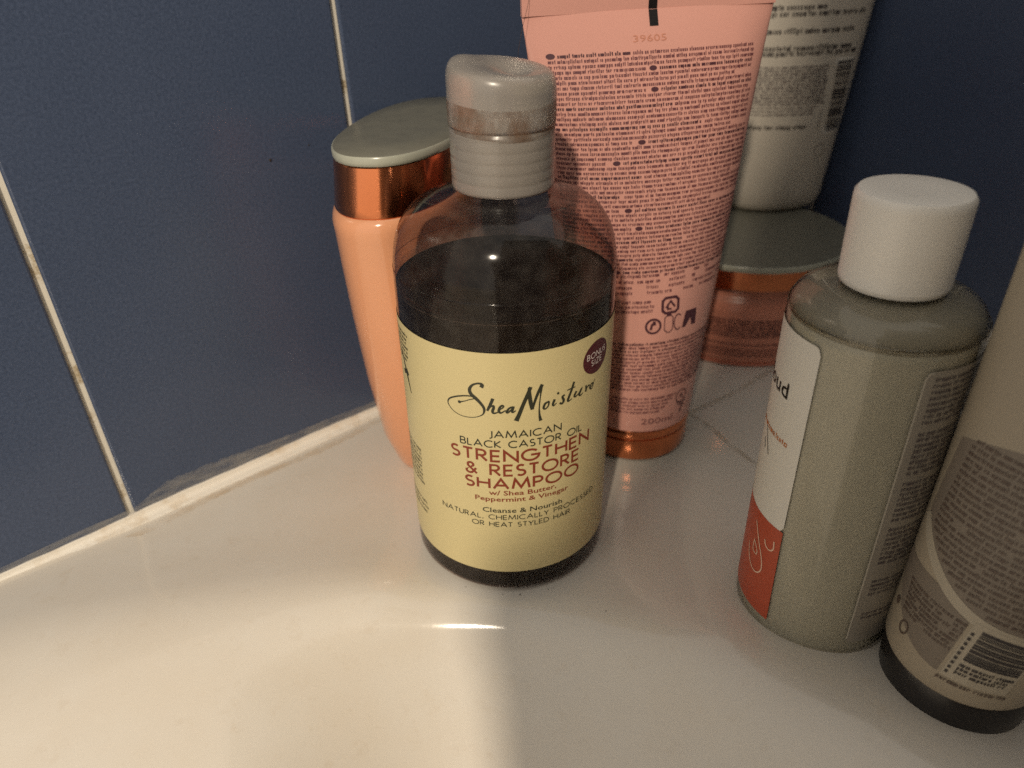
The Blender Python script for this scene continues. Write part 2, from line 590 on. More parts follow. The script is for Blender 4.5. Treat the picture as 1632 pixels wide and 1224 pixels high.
RT = random.Random(11)
def microline(pr, s0, s1, z, xh, wt, prob_gap=0.0):
    """one line of print too small to read: letter-like strokes in word groups"""
    s = s0
    while s < s1 - xh:
        nl = RT.randint(2, 9)
        for _ in range(nl):
            if s > s1 - xh * 0.5:
                return
            kind = RT.choice('noeiltpasur')
            wd = xh * RT.uniform(0.55, 0.8)
            q = pr.quad
            def stem(x, y0, y1):
                q((x, y0), (x + wt, y0), (x + wt, y1), (x, y1))
            def bar(x0, x1, y):
                q((x0, y), (x1, y), (x1, y + wt), (x0, y + wt))
            if kind in 'il':
                stem(s, z, z + xh * (1.5 if kind == 'l' else 1.0)); wd = wt
            elif kind == 't':
                stem(s + wd * .3, z, z + xh * 1.35); bar(s, s + wd * .8, z + xh - wt); wd *= .8
            elif kind in 'nur':
                stem(s, z, z + xh)
                if kind != 'r': stem(s + wd - wt, z, z + xh)
                bar(s + wt, s + wd - (wt if kind != 'r' else 0), z if kind == 'u' else z + xh - wt)
            elif kind == 'p':
                stem(s, z - xh * .4, z + xh); stem(s + wd - wt, z, z + xh); bar(s + wt, s + wd - wt, z); bar(s + wt, s + wd - wt, z + xh - wt)
            else:
                stem(s, z, z + xh); bar(s + wt, s + wd, z); bar(s + wt, s + wd, z + xh - wt)
                if kind in 'ea': bar(s + wt, s + wd, z + xh * .48)
                if kind in 'oa': stem(s + wd, z, z + xh)
            s += wd + xh * 0.28
        s += xh * 0.55
        if RT.random() < prob_gap:
            s += xh * RT.uniform(1, 5)

# ------------------------------------------------------------------ the setting: bath deck and tiled corner
U = Vector((0.766044, 0.642788, 0))      # along the left wall towards the corner
NL = Vector((0.642788, -0.766044, 0))    # left wall, into the room
P0 = Vector((-0.1415, 0.2488, 0))
U0 = P0.dot(U)
UC = 0.44                                # corner position along the left wall
CORNER = P0 + U * (UC - U0)
VR = NL                                  # along the right wall away from the corner
NR = -U                                  # right wall, into the room

def bathtub():
    ctrl = [(.0623, .1395), (.098, .108), (.150, .040), (.200, -.08), (.21, -.26), (.10, -.48), (-.15, -.60), (-.50, -.55),
            (-.70, -.32), (-.64, -.10), (-.46, .02), (-.30, .088), (-.1628, .1435), (-.12, .1582), (-.0713, .1715), (-.0263, .1768),
            (.015, .1705), (.042, .1560)]
    rim = catmull(ctrl, True, 18)
    # even out curvature a little
    for _ in range(30):
        n = len(rim)
        rim = [tuple(0.25 * rim[i - 1][a] + 0.5 * rim[i][a] + 0.25 * rim[(i + 1) % n][a] for a in (0, 1)) for i in range(n)]
    n = len(rim)
    nor = []
    for i in range(n):
        a, b = rim[i - 1], rim[(i + 1) % n]
        t = Vector((b[0] - a[0], b[1] - a[1])).normalized()
        nor.append(Vector((t.y, -t.x)))
    c = Vector((-0.15, -0.1))
    if (Vector(rim[0]) - c).dot(nor[0]) < 0:
        nor = [-x for x in nor]
    prof = [(.060, 0), (.050, .0002), (.041, .0008), (.032, .0020), (.025, .0032), (.018, .0039), (.013, .0035), (.009, .0019), (.0055, -.0006), (.0025, -.0038), (-.0005, -.0076), (-.003, -.0120),
            (-.0075, -.0180), (-.016, -.0282), (-.026, -.0402), (-.042, -.0594), (-.062, -.0834), (-.084, -.110), (-.105, -.136), (-.13, -.165), (-.16, -.185), (-.20, -.195)]
    rings = []
    # outer edge of the deck: the two walls, and the panel edges on the room side
    lines = [(P0 - NL * .004, -NL), (CORNER - NR * .004, -NR), (Vector((-.95, -.8, 0)), Vector((-1, -.2, 0)).normalized()),
             (Vector((.3, -.85, 0)), Vector((.1, -1, 0)).normalized())]
    outer = []
    for i in range(n):
        d = (Vector(rim[i]) - c).normalized()
        best = 9
        for q, nn in lines:
            den = d.x * nn.x + d.y * nn.y
            if den > 1e-6:
                t = ((q.x - c.x) * nn.x + (q.y - c.y) * nn.y) / den
                best = min(best, t)
        outer.append((c.x + d.x * best, c.y + d.y * best, 0.0))
    rings.append([(p[0], p[1], -0.10) for p in outer])
    rings.append([(p[0], p[1], -0.002) for p in outer])
    rings.append(outer)
    for off, z0_ in prof:
        z = z0_
        row = []
        for i in range(n):
            x = rim[i][0]
            # the raised lip dies out where the middle bottle stands
            c_ = min(1, max(0, (abs(x + .002) - .022) / .034))
            c_ = c_ * c_ * (3 - 2 * c_)
            z = z0_ if off < .001 else z0_ * c_ - (1 - c_) * max(0, .016 - off) ** 2 * 22.0
            k = 1.0 + 0.7 * min(1, max(0, (-.04 - x) / .12)) + 0.35 * min(1, max(0, (x - .01) / .08))
            if off > -.02:
                o_, z_ = off * (k if off > 0 else 1 + (k - 1) * .6), z * (1 + (k - 1) * .35)
            else:
                q = min(1, max(0, (-off - .02) / .06))
                o_, z_ = off * (1 + (k - 1) * .6 * (1 - q)), z * (1 + (k - 1) * .35 * (1 - q))
            # towards the left the basin wall turns into a shallow slope
            w_ = min(1, max(0, (-.030 - x) / .075))
            w_ = w_ * w_ * (3 - 2 * w_)
            if off < .018:
                d_ = .03 - off
                z_ = z_ * (1 - w_) + w_ * (z if d_ < .012 else .0039 * c_ - ((d_ - .012) ** 2) * 26.0 if d_ < .0245 else -.00016 - (d_ - .0245) * .65)
            row.append((rim[i][0] + nor[i].x * o_, rim[i][1] + nor[i].y * o_, z_))
        rings.append(row)
    v, f = loft(rings, False, True)
    o = mesh('bathtub', v, f, M['tub'], None, True, 50)
    return o

tub = bathtub()
tub['label'] = 'white bathtub corner deck with a rounded rim, under the bottles'
tub['category'] = 'bathtub'

def tile_mesh(wd, ht):
    me = bpy.data.meshes.new('tile')
    b, d, e = 0.0009, 0.006, 0.0007
    def rect(x0, x1, z0, z1, y):
        return [(x0, y, z0), (x1, y, z0), (x1, y, z1), (x0, y, z1)]
    v = rect(0, wd, 0, ht, d) + rect(0, wd, 0, ht, e) + rect(b * .35, wd - b * .35, b * .35, ht - b * .35, e * .35) + rect(b, wd - b, b, ht - b, 0)
    f = []
    for k in range(3):
        for j in range(4):
            i = (j + 1) % 4
            f.append((4 * k + j, 4 * k + i, 4 * k + 4 + i, 4 * k + 4 + j))
    f.append((12, 13, 14, 15))
    me.from_pydata(v, [], f)
    me.materials.append(M['tile'])
    return me

def tiled_wall(name, origin, along, into, length, edges, label):
    """grout slab with proud tiles; local x along the wall, local -y into the room"""
    root = bpy.data.objects.new(name, None)
    mtx = Matrix((along, -into, Vector((0, 0, 1)))).transposed().to_4x4()
    mtx.translation = origin
    d, h = 0.03, 0.52
    v = [(x, y, z) for z in (-.12, h) for x, y in ((0, .0016), (length, .0016), (length, d), (0, d))]
    f = [(0, 1, 5, 4), (1, 2, 6, 5), (2, 3, 7, 6), (3, 0, 4, 7), (4, 5, 6, 7), (3, 2, 1, 0)]
    wall = mesh(name, v, f, M['grout'], None, False)
    wall.matrix_world = mtx
    struct(wall)
    wall['label'] = label
    cache = {}
    zr = [(-0.115, 0.0), (0.0026, 0.2506), (0.2532, 0.5012)]
    for z0, z1 in zr:
        for a, b in zip(edges, edges[1:]):
            wd = round(b - a - 0.0027, 5)
            key = (wd, round(z1 - z0, 5))
            if key not in cache:
                cache[key] = tile_mesh(*key)
            t = bpy.data.objects.new('tile', cache[key])
            COL.objects.link(t)
            t.parent = wall
            t.location = (a + 0.00135, random.uniform(-.0001, .0001), z0)
            t.rotation_euler = (random.uniform(-.0015, .0015), 0, random.uniform(-.002, .002))
    return wall

LEN = 1.05
org = P0 + U * (UC - LEN - U0)
base = UC - LEN
ed = [0.0] + [0.0292 + 0.126 * k - base for k in range(-5, 4) if 0.0292 + 0.126 * k - base > 0.02] + [LEN - 0.001]
tiled_wall('wall_left', org, U, NL, LEN, ed, 'blue tiled wall with cream grout lines on the left')
ed2 = [0.0065, 0.058] + [0.058 + 0.126 * k for k in range(1, 7)]
tiled_wall('wall_right', CORNER, VR, NR, 0.83, ed2, 'dark blue tiled wall behind the capped bottles')

def bead(name, origin, along, into, length, rad, seed):
    rr = random.Random(seed)
    k = int(length / 0.0025)
    ph = [rr.uniform(0, 6.28) for _ in range(8)]
    rings = []
    for i in range(k + 1):
        t = i * length / k
        w1 = rad * (1.0 + 0.08 * math.sin(t * 31 + ph[0]) + 0.05 * math.sin(t * 83 + ph[1]) + 0.02 * math.sin(t * 310 + ph[2]))
        h1 = rad * 0.72 * (1.0 + 0.12 * math.sin(t * 27 + ph[3]) + 0.07 * math.sin(t * 91 + ph[4]) + 0.03 * math.sin(t * 420 + ph[5]))
        pr = []
        c = origin + along * t
        for q in range(9):
            a = q / 8 * PI / 2
            # shallow concave fillet
            x = w1 * (1 - math.sin(a)) ** 1.25
            z = h1 * (1 - math.cos(a)) ** 1.25
            p = c + into * (x + 0.0004)
            pr.append((p.x, p.y, z + 0.0006 - (0.0012 if q == 0 else 0)))
        p = c - into * 0.003
        pr.append((p.x, p.y, h1 + 0.0004))
        pr.append((p.x, p.y, -0.0015))
        rings.append(pr)
    v, f = loft(rings)
    o = mesh(name, v, f, M['caulk'])
    return struct(o)
b1 = bead('silicone_seal', P0 + U * (-0.55 - U0), U, NL, 0.55 + UC, 0.0044, 3)
b1['label'] = 'cream silicone bead sealing the bath against the left tiled wall'
b2 = bead('silicone_seal', CORNER, VR, NR, 0.8, 0.0055, 5)
b2['label'] = 'silicone bead sealing the bath against the right tiled wall'

def smear():
    """dried silicone film wiped up the tile right of the grout line"""
    root_pts = [(-.30, .0016), (-.22, .0022), (-.14, .0018), (-.08, .0026), (-.03, .0020), (0.010, .0030), (0.030, .0028), (0.040, .0062), (0.046, .0082), (0.055, .0080), (0.066, .0074), (0.078, .0066), (0.090, .0056), (0.102, .0046), (0.118, .0042), (0.132, .0036), (0.170, .002), (.25, .002)]
    top = catmull(root_pts, False, 8)
    v, f = [], []
    rr = random.Random(4)
    for i, (uu, h) in enumerate(top):
        p = P0 + U * (uu - U0) + NL * 0.00035
        h = h * (1 + rr.uniform(-.06, .06)) + .002
        v += [(p.x, p.y, 0.002), (p.x, p.y, 0.002 + h * .5), (p.x, p.y, 0.002 + h)]
    for i in range(len(top) - 1):
        for j in range(2):
            f.append((3 * i + j, 3 * i + 3 + j, 3 * i + 4 + j, 3 * i + 1 + j))
    o = mesh('silicone_smear', v, f, M['smear'])
    o['kind'] = 'stuff'
    o['label'] = 'dried whitish silicone film smeared on the blue tile above the bath edge'
    return o
smear()

def strip(name, pts, wd, z, material):
    pts = catmull(pts, False, 10)
    rr = random.Random(len(pts))
    v, f = [], []
    for i, p in enumerate(pts):
        a = pts[max(i - 1, 0)]
        b = pts[min(i + 1, len(pts) - 1)]
        t = Vector((b[0] - a[0], b[1] - a[1])).normalized()
        h = wd * 0.5 * rr.uniform(.7, 1.2)
        v += [(p[0] - t.y * h, p[1] + t.x * h, z), (p[0] + t.y * h, p[1] - t.x * h, z)]
    for i in range(len(pts) - 1):
        f.append((2 * i, 2 * i + 1, 2 * i + 3, 2 * i + 2))
    o = mesh(name, v, f, material)
    o['kind'] = 'stuff'
    return o
o = strip('deck_seam', [(.0865, .2985), (.0985, .3060), (.118, .3195), (.1383, .3358), (.165, .358)], .0030, .0003, M['seam'])
o['label'] = 'thin dirty line on the deck running under the jar side'
o = strip('deck_seam', [(.0770, .3075), (.0850, .2985), (.0915, .2890), (.0985, .2720), (.1043, .2596), (.112, .245)], .0022, .0005, M['seam'])
o['label'] = 'thin dirty line on the deck between the pink tube and the capped bottle'
o = strip('limescale_line', [tuple((P0 + U * (t - U0) + NL * (0.0085 + 0.0012 * math.sin(t * 70)))[:2]) for t in [-.12 + .02 * k for k in range(18)]], .0042, .0004, M['stain'])
o['label'] = 'yellowish limescale line along the silicone seal of the left wall'

def specks():
    rr = random.Random(21)
    v, f = [], []
    spots = [(-.0017 + .0375 * math.sin(a), .2244 - .0375 * math.cos(a)) for a in (-.5, -.12, .05, .33, .38, .9)] + \
            [(-.055, .185), (.03, .178)]
    for x, y in spots:
        i = len(v)
        r = rr.uniform(.00012, .00032)
        for k in range(6):
            a = k / 6 * 2 * PI
            q = r * rr.uniform(.6, 1.3)
            v.append((x + q * math.cos(a), y + q * math.sin(a), .0003))
        v.append((x, y, .0003 + r * .7))
        for k in range(6):
            f.append((i + k, i + (k + 1) % 6, i + 6))
    # two on the left wall
    for uu, z in ((.118, .1309), (.135, .1335)):
        p = P0 + U * (uu - U0) + NL * .0003
        i = len(v)
        r = .0006 if z < .132 else .0003
        for k in range(6):
            a = k / 6 * 2 * PI
            q = p + U * (r * math.cos(a))
            v.append((q.x, q.y, z + r * math.sin(a)))
        q = p + NL * .0004
        v.append((q.x, q.y, z))
        for k in range(6):
            f.append((i + k, i + (k + 1) % 6, i + 6))
    o = mesh('dirt_specks', v, f, M['speck'])
    o['kind'] = 'stuff'
    o['label'] = 'tiny dark dirt specks on the bath deck and the blue tile'
specks()

def shadow_blocker():
    """unseen sheet added behind the camera; its edge is shaped to shade the right of the deck"""
    edge = [(-.055, -.24), (-.058, .10), (-.0760, .25), (-.0835, .284), (-.0810, .3115), (-.0600, .327), (-.036, .3965), (-.025, .47), (-.019, .52), (-.01, .9), (-.005, 1.3)]
    edge = catmull(edge, False, 8)
    rows = []
    for x0, z in edge:
        row = []
        for j in range(40):
            x = x0 + 0.02 * j
            row.append((x, -0.12 - 0.012 * min(1, j / 6) - 0.012 * math.sin(j * 1.1) * min(1, j / 6), z))
        rows.append(row)
    v = [p for r in rows for p in r]
    f = [(i * 40 + j, i * 40 + j + 1, i * 40 + 41 + j, i * 40 + 40 + j) for i in range(len(rows) - 1) for j in range(39)]
    o = mesh('shadow_blocker', v, f, M['blocker'])
    o['label'] = 'curtain, added unseen behind the camera to shade the right of the deck'
    return struct(o)
shadow_blocker()

# ------------------------------------------------------------------ main shampoo bottle
def shampoo_bottle():
    t = thing('shampoo_bottle', 'round clear bottle of dark shampoo with pale yellow label, in the middle', 'bottle', (-.0028, .2244, .0008))
    t.rotation_euler = (0, math.radians(1.0), 0)
    prof = [(0.0, .002), (.026, .0014), (.0335, .0), (.0350, .0004), (.0358, .0014), (.0360, .0034), (.0360, .012), (.0360, .060), (.0360, .1080),
            (.0358, .1140), (.0351, .1196), (.0335, .1250), (.0305, .1296), (.0264, .1328), (.0218, .1348), (.0176, .1358), (.0150, .1364), (.0141, .1375), (.0139, .1400)]
    v, f = lathe(refine(prof), 96)
    mesh('body', v, f, M['shell'], t)
    lp = [(0.0, .0024), (.0262, .0018), (.0334, .0004), (.0347, .0008), (.0355, .0018), (.0357, .0036), (.0357, .012), (.0357, .1065), (.0356, .1080), (.0349, .1077), (.0335, .1075), (0.0, .1075)]
    v, f = lathe(lp, 96)
    mesh('shampoo', v, f, M['liquid'], t, True, 40)
    # foam clinging to the inside just above the liquid
    rr = random.Random(5)
    n = 120
    ph = [rr.uniform(0, 6.28) for _ in range(5)]
    rings = []
    for z in (0, .3, .65, 1):
        ring = []
        for j in range(n):
            a = 2 * PI * j / n
            hh = .0028 + .0012 * math.sin(3 * a + ph[0]) + .0008 * math.sin(7 * a + ph[1]) + .0005 * math.sin(19 * a + ph[2])
            back = max(0.0, 0.25 + 0.75 * math.sin(a))
            zz = .1072 + z * max(.0002, (.0035 + hh) * 1.3 * back)
            rr_ = .0357 - .0002 * z if zz < .1115 else .0357 - .0002 * z - (zz - .1115) * .10
            ring.append((rr_ * math.cos(a), rr_ * math.sin(a), zz))
        rings.append(ring)
    v, f = loft(rings, False, False)
    mesh('foam', v, f, M['foam'], t)
    # label
    v, f = cyl_patch(.03618, -2.75, 2.95, .0097, .0983, 120)
    lab = mesh('label', v, f, M['label'], t)
    lab['label'] = 'pale yellow wrap label with dark and rust lettering'
    mp = cyl_map(.03618, .00006)
    k = 0.001
    for txt, a, b, z, h, wt in (('JAMAICAN', -6.3, 17.3, 68.1, 2.5, .42), ('BLACK CASTOR OIL', -15.9, 25.9, 64.3, 2.5, .42),
                                ('NATURAL, CHEMICALLY PROCESSED', -25.1, 33.8, 34.2, 1.9, .30), ('OR HEAT STYLED HAIR', -13.3, 21.9, 31.0, 1.9, .30)):
        p = Print()
        caps(p, txt, a * k, b * k, z * k, h * k, wt * k, .24)
        p.build('lettering', M['ink_dark'], lab, mp)
    p = Print()
    font_print(p, 'Cleanse & Nourish', -9.4 * k, 18.4 * k, 37.2 * k, .0029, bold=.012)
    p.build('lettering', M['ink_dark'], lab, mp)
    for txt, a, b, z, h in (('STRENGTHEN', -19.4, 29.4, 58.8, 4.15), ('& RESTORE', -14.6, 24.8, 53.1, 4.15), ('SHAMPOO', -14.8, 24.8, 47.6, 4.0)):
        p = Print()
        caps(p, txt, a * k, b * k, z * k, h * k, .80 * k, .26)
        p.build('lettering', M['ink_red'], lab, mp)
    p = Print()
    font_print(p, 'w/ Shea Butter,', -7.0 * k, 16.0 * k, 44.8 * k, .0027, bold=.015)
    p.build('lettering', M['ink_red'], lab, mp)
    p = Print()
    font_print(p, 'Peppermint & Vinegar', -11.8 * k, 20.8 * k, 42.1 * k, .0027, bold=.015)
    p.build('lettering', M['ink_red'], lab, mp)
    # handwritten maker's name
    p = Print()
    for pts, wd in SCRIPT:
        c = catmull(pts, False, 7)
        ws = []
        for i in range(len(c)):
            u = i / (len(c) - 1) * (len(wd) - 1)
            a = int(min(u, len(wd) - 2))
            ws.append((wd[a] + (wd[a + 1] - wd[a]) * (u - a)) * k)
        p.ribbon([(q[0] * k, q[1] * k) for q in c], ws)
    for s, z, r in SCRIPT_DOTS:
        p.disc(s * k, z * k, r * k, r * k, 14)
    p.build('script_lettering', M['ink_dark'], lab, mp)
    # round badge
    p = Print()
    p.disc(.0322, .0893, .0068, .0058, 40)
    p.build('badge', M['badge'], lab, mp)
    p = Print()
    caps(p, 'BONUS', .0272, .0372, .0895, .0019, .00030, .30)
    p.build('lettering', M['white_ink'], lab, cyl_map(.03618, .00012))
    p = Print()
    caps(p, 'SIZE', .0294, .0350, .0868, .0019, .00030, .35)
    p.build('lettering', M['white_ink'], lab, cyl_map(.03618, .00012))
    # side print seen edge-on at the left
    p = Print()
    for i in range(7):
        microline(p, -.058, -.0372 - .0003 * i, .0945 - .0016 * i, .0008, .00018)
    for i in range(9):
        microline(p, -.058, -.0352, .0515 - .0018 * i, .0009, .00018)
    for i in range(3):
        microline(p, -.058, -.0340, .0285 - .0022 * i, .0009, .00018)
    p.ribbon([(-.0450, .0870), (-.0412, .0800), (-.0388, .0735)], [.0010, .0016, .0004])
    p.ribbon([(-.0440, .0795), (-.0408, .0812), (-.0395, .0800)], [.0016, .0014, .0006])
    p.build('side_print', M['ink_dark'], lab, mp)
    v, f = lathe([(.0085, .1400), (.0126, .1402), (.0126, .1425), (.0134, .1430), (.0134, .1438), (.0126, .1443), (.0126, .1465), (.0134, .1470), (.0134, .1478), (.0126, .1483), (.0126, .1520), (.0085, .1522)], 48)
    mesh('neck', v, f, M['neck'], t, True, 40)
    # disc-top cap
    pr = [(.0145, .1371), (.0153, .1374), (.0156, .1382)]
    z = .1382
    for i in range(5):
        pr += [(.0156, z + .0004), (.0156, z + .0016), (.01552, z + .0022), (.01548, z + .0026), (.0156, z + .0031)]
        z += .0031
    pr += [(.0155, .1545), (.0150, .1549), (.0150, .1553)]
    v, f = lathe(pr, 72)
    cp = mesh('cap', v, f, M['milky'], t, True, 55)
    pr = [(.0149, .1553), (.0156, .1557), (.0158, .1565), (.0158, .1600), (.0158, .1660), (.0157, .1680), (.0153, .1697), (.0145, .1709), (.0132, .1714), (.0118, .1717), (.0100, .1719), (.0075, .1720), (.004, .1720), (0, .1720)]
    v, f = lathe(refine(pr, .0006), 72)
    vv = []
    for x, y, z in v:
        wgt = max(0, min(1, (z - .160) / .008))
        z += wgt * (-0.09 * x + 0.06 * y - .0004)
        # pressed-in finger dent and raised hinge side
        d = math.hypot(x - .003, y + .003)
        r = math.hypot(x, y)
        if z > .1665 and r < .0125:
            z -= .0022 * math.exp(-(d / .0062) ** 2)
        z += wgt * .0010 * math.exp(-(((x + .012) / .005) ** 2 + ((y - .004) / .006) ** 2))
        vv.append((x, y, z))
    top = mesh('disc_lid', vv, f, M['milky'], cp, True, 60)
    # brown residue around the joint
    pr = [(.01545, .1536), (.0158, .1548), (.01585, .1556), (.01592, .1575), (.01592, .1600), (.01590, .1622)]
    rings = [[(r * math.cos(2 * PI * j / 72), r * math.sin(2 * PI * j / 72), z + .0006 * math.sin(4 * PI * j / 72 + 1)) for j in range(72)] for r, z in pr]
    v, f = loft(rings, False, False)
    mesh('residue_ring', v, f, M['residue'], cp)
    return t

SCRIPT = [
 ([(-8.11, 86.36), (-7.76, 87.24), (-8.43, 87.71), (-9.79, 87.48), (-11.11, 86.61), (-11.84, 85.07), (-11.41, 83.58), (-9.94, 82.23), (-8.49, 80.64), (-7.56, 79.15), (-7.38, 77.97)], [1.3, 1.1, 0.7, 0.6, 0.8, 1.1, 1.2, 1.2, 1.0, 0.9, 0.8]),
 ([(-7.37, 78.17), (-7.79, 76.81), (-8.94, 75.88), (-10.72, 75.14), (-12.88, 74.84), (-15.45, 75.01), (-17.68, 75.97), (-19.21, 77.56), (-19.61, 78.93), (-18.88, 80.31), (-16.83, 81.49), (-14.16, 82.42), (-11.81, 82.77), (-9.59, 82.39)], [0.8, 0.45, 0.3, 0.25, 0.25, 0.25, 0.25, 0.3, 0.4, 0.5, 0.55, 0.5, 0.45, 0.5]),
 ([(-15.26, 79.96), (-13.56, 80.64), (-11.54, 81.64), (-9.60, 82.24)], [0.5, 0.3, 0.3, 0.4]),
 ([(-4.61, 82.69), (-5.21, 81.10), (-5.97, 79.28), (-6.50, 78.13)], [1.0, 1.0, 0.9, 0.7]),
 ([(-6.42, 78.25), (-5.42, 79.63), (-4.60, 80.06), (-4.50, 79.28), (-4.86, 78.07), (-4.46, 77.37), (-3.38, 77.72), (-2.94, 78.52)], [0.3, 0.4, 0.7, 0.9, 0.9, 0.7, 0.4, 0.3]),
 ([(-2.94, 78.60), (-1.99, 79.16), (-1.44, 79.94), (-1.95, 80.26), (-2.64, 79.39), (-2.89, 78.12), (-2.25, 77.57), (-0.83, 78.50)], [0.3, 0.4, 0.6, 0.6, 0.8, 0.9, 0.6, 0.3]),
 ([(1.51, 79.65), (0.38, 79.32), (-0.52, 78.01), (-0.13, 77.68), (0.96, 78.74), (1.51, 79.49), (1.14, 78.17), (1.45, 77.75), (2.33, 78.31)], [0.7, 0.6, 0.8, 0.6, 0.5, 0.8, 0.9, 0.6, 0.3]),
 ([(6.91, 86.32), (5.85, 83.48), (4.51, 80.14), (3.28, 76.71), (2.35, 74.46)], [1.1, 1.2, 1.2, 1.3, 1.6]),
 ([(6.44, 86.17), (6.52, 83.76), (6.87, 80.78), (7.43, 78.11)], [0.9, 1.2, 1.3, 1.1]),
 ([(7.43, 78.11), (8.44, 81.67), (9.58, 84.67), (10.57, 86.62)], [0.7, 0.9, 1.0, 1.2]),
 ([(10.43, 86.34), (9.96, 82.34), (9.64, 78.46), (9.74, 75.64), (10.13, 73.44)], [0.9, 0.4, 0.4, 0.7, 1.2]),
 ([(12.62, 79.88), (11.55, 79.45), (11.04, 77.98), (11.67, 77.50), (12.61, 78.45), (12.77, 79.77), (12.41, 80.10)], [0.6, 0.8, 0.8, 0.5, 0.5, 0.6, 0.4]),
 ([(14.75, 80.23), (14.15, 78.58), (14.52, 77.99), (15.42, 78.76)], [0.9, 0.8, 0.5, 0.25]),
 ([(18.37, 80.80), (17.50, 80.31), (17.98, 78.87), (17.43, 77.86), (16.50, 78.33)], [0.5, 0.8, 0.9, 0.7, 0.7]),
 ([(21.81, 84.34), (20.74, 81.36), (19.61, 78.60), (19.94, 77.91), (21.12, 78.42)], [0.9, 0.9, 0.9, 0.5, 0.25]),
 ([(19.17, 82.10), (20.77, 82.30), (22.37, 82.31)], [0.3, 0.5, 0.3]),
 ([(22.93, 80.50), (22.07, 79.09), (22.70, 78.59), (23.96, 79.35), (24.97, 80.44), (24.15, 78.78), (24.73, 78.21), (25.79, 78.71)], [0.8, 0.8, 0.5, 0.4, 0.8, 0.8, 0.5, 0.25]),
 ([(26.74, 80.45), (27.14, 80.51), (27.10, 78.51)], [0.4, 0.7, 0.8]),
 ([(27.15, 78.65), (28.00, 80.03), (28.97, 80.14)], [0.3, 0.5, 0.8]),
 ([(28.91, 78.79), (30.14, 79.25), (30.69, 80.03), (29.87, 80.19), (29.11, 79.18), (29.71, 78.32), (30.63, 78.60), (31.48, 81.25)], [0.3, 0.4, 0.5, 0.5, 0.7, 0.5, 0.3, 0.25]),
]
SCRIPT_DOTS = [(15.92, 82.09, 0.45), (-15.45, 79.92, 0.55)]
shampoo_bottle()

# ------------------------------------------------------------------ peach oval bottle
def oval_ring(a, b, z, n=88, e=2.3, dx=0, dy=0):
    out = []
    for j in range(n):
        t = 2 * PI * j / n
        c, s = math.cos(t), math.sin(t)
        out.append((dx + a * math.copysign(abs(c) ** (2 / e), c), dy + b * math.copysign(abs(s) ** (2 / e), s), z))
    return out

def peach_bottle():
    # local x = long axis of the oval
    t = thing('conditioner_bottle', 'glossy peach oval bottle with copper collar and grey green lid, leftmost', 'bottle',
              (-.0343, .2912, .0004), math.radians(77))
    secs = [(.026, .0150, 0.0, -.004, 0), (.0285, .0168, .0012, -.004, 0), (.0300, .0178, .004, -.004, 0), (.0375, .0204, .020, -.003, .0008), (.0445, .0222, .050, -.001, .0016), (.0482, .0232, .080, 0, .0022),
            (.0500, .0236, .103, 0, .0024), (.0508, .0238, .114, 0, .0024), (.0511, .0240, .1170, 0, .0024), (.0506, .0237, .1195, 0, .0022), (.0494, .0229, .1212, 0, .002), (.0484, .0222, .1216, 0, .002)]
    rings = [oval_ring(a, b, z, dx=dx, dy=dy) for a, b, z, dx, dy in secs]
    v, f = loft(rings)
    mesh('body', v, f, M['peach'], t, True, 50)
    rings = [oval_ring(a, b, z, dy=dy) for a, b, z, dy in ((.0490, .0226, .1213, .002), (.0494, .0230, .1220, .002), (.0493, .0229, .1255, .0016), (.0489, .0227, .1320, .001), (.0486, .0224, .1386, .0004), (.0480, .0220, .1390, .0004))]
    v, f = loft(rings)
    mesh('collar', v, f, M['copper'], t, True, 50)
    rings = [oval_ring(a, b, z) for a, b, z in ((.0484, .0222, .1390), (.0491, .0228, .1394), (.0493, .0229, .1404), (.0493, .0229, .1418), (.0489, .0226, .1424))]
    v, f = loft(rings)
    lid = mesh('lid', v, f, M['lid_edge'], t, True, 50)
    rings = [oval_ring(a, b, z) for a, b, z in ((.0488, .0225, .1422), (.0484, .0222, .1427), (.0300, .0140, .1426), (.010, .005, .1425))]
    v, f = loft(rings)
    mesh('lid_top', v, f, M['lid'], lid, True, 60)
    return t
peach_bottle()

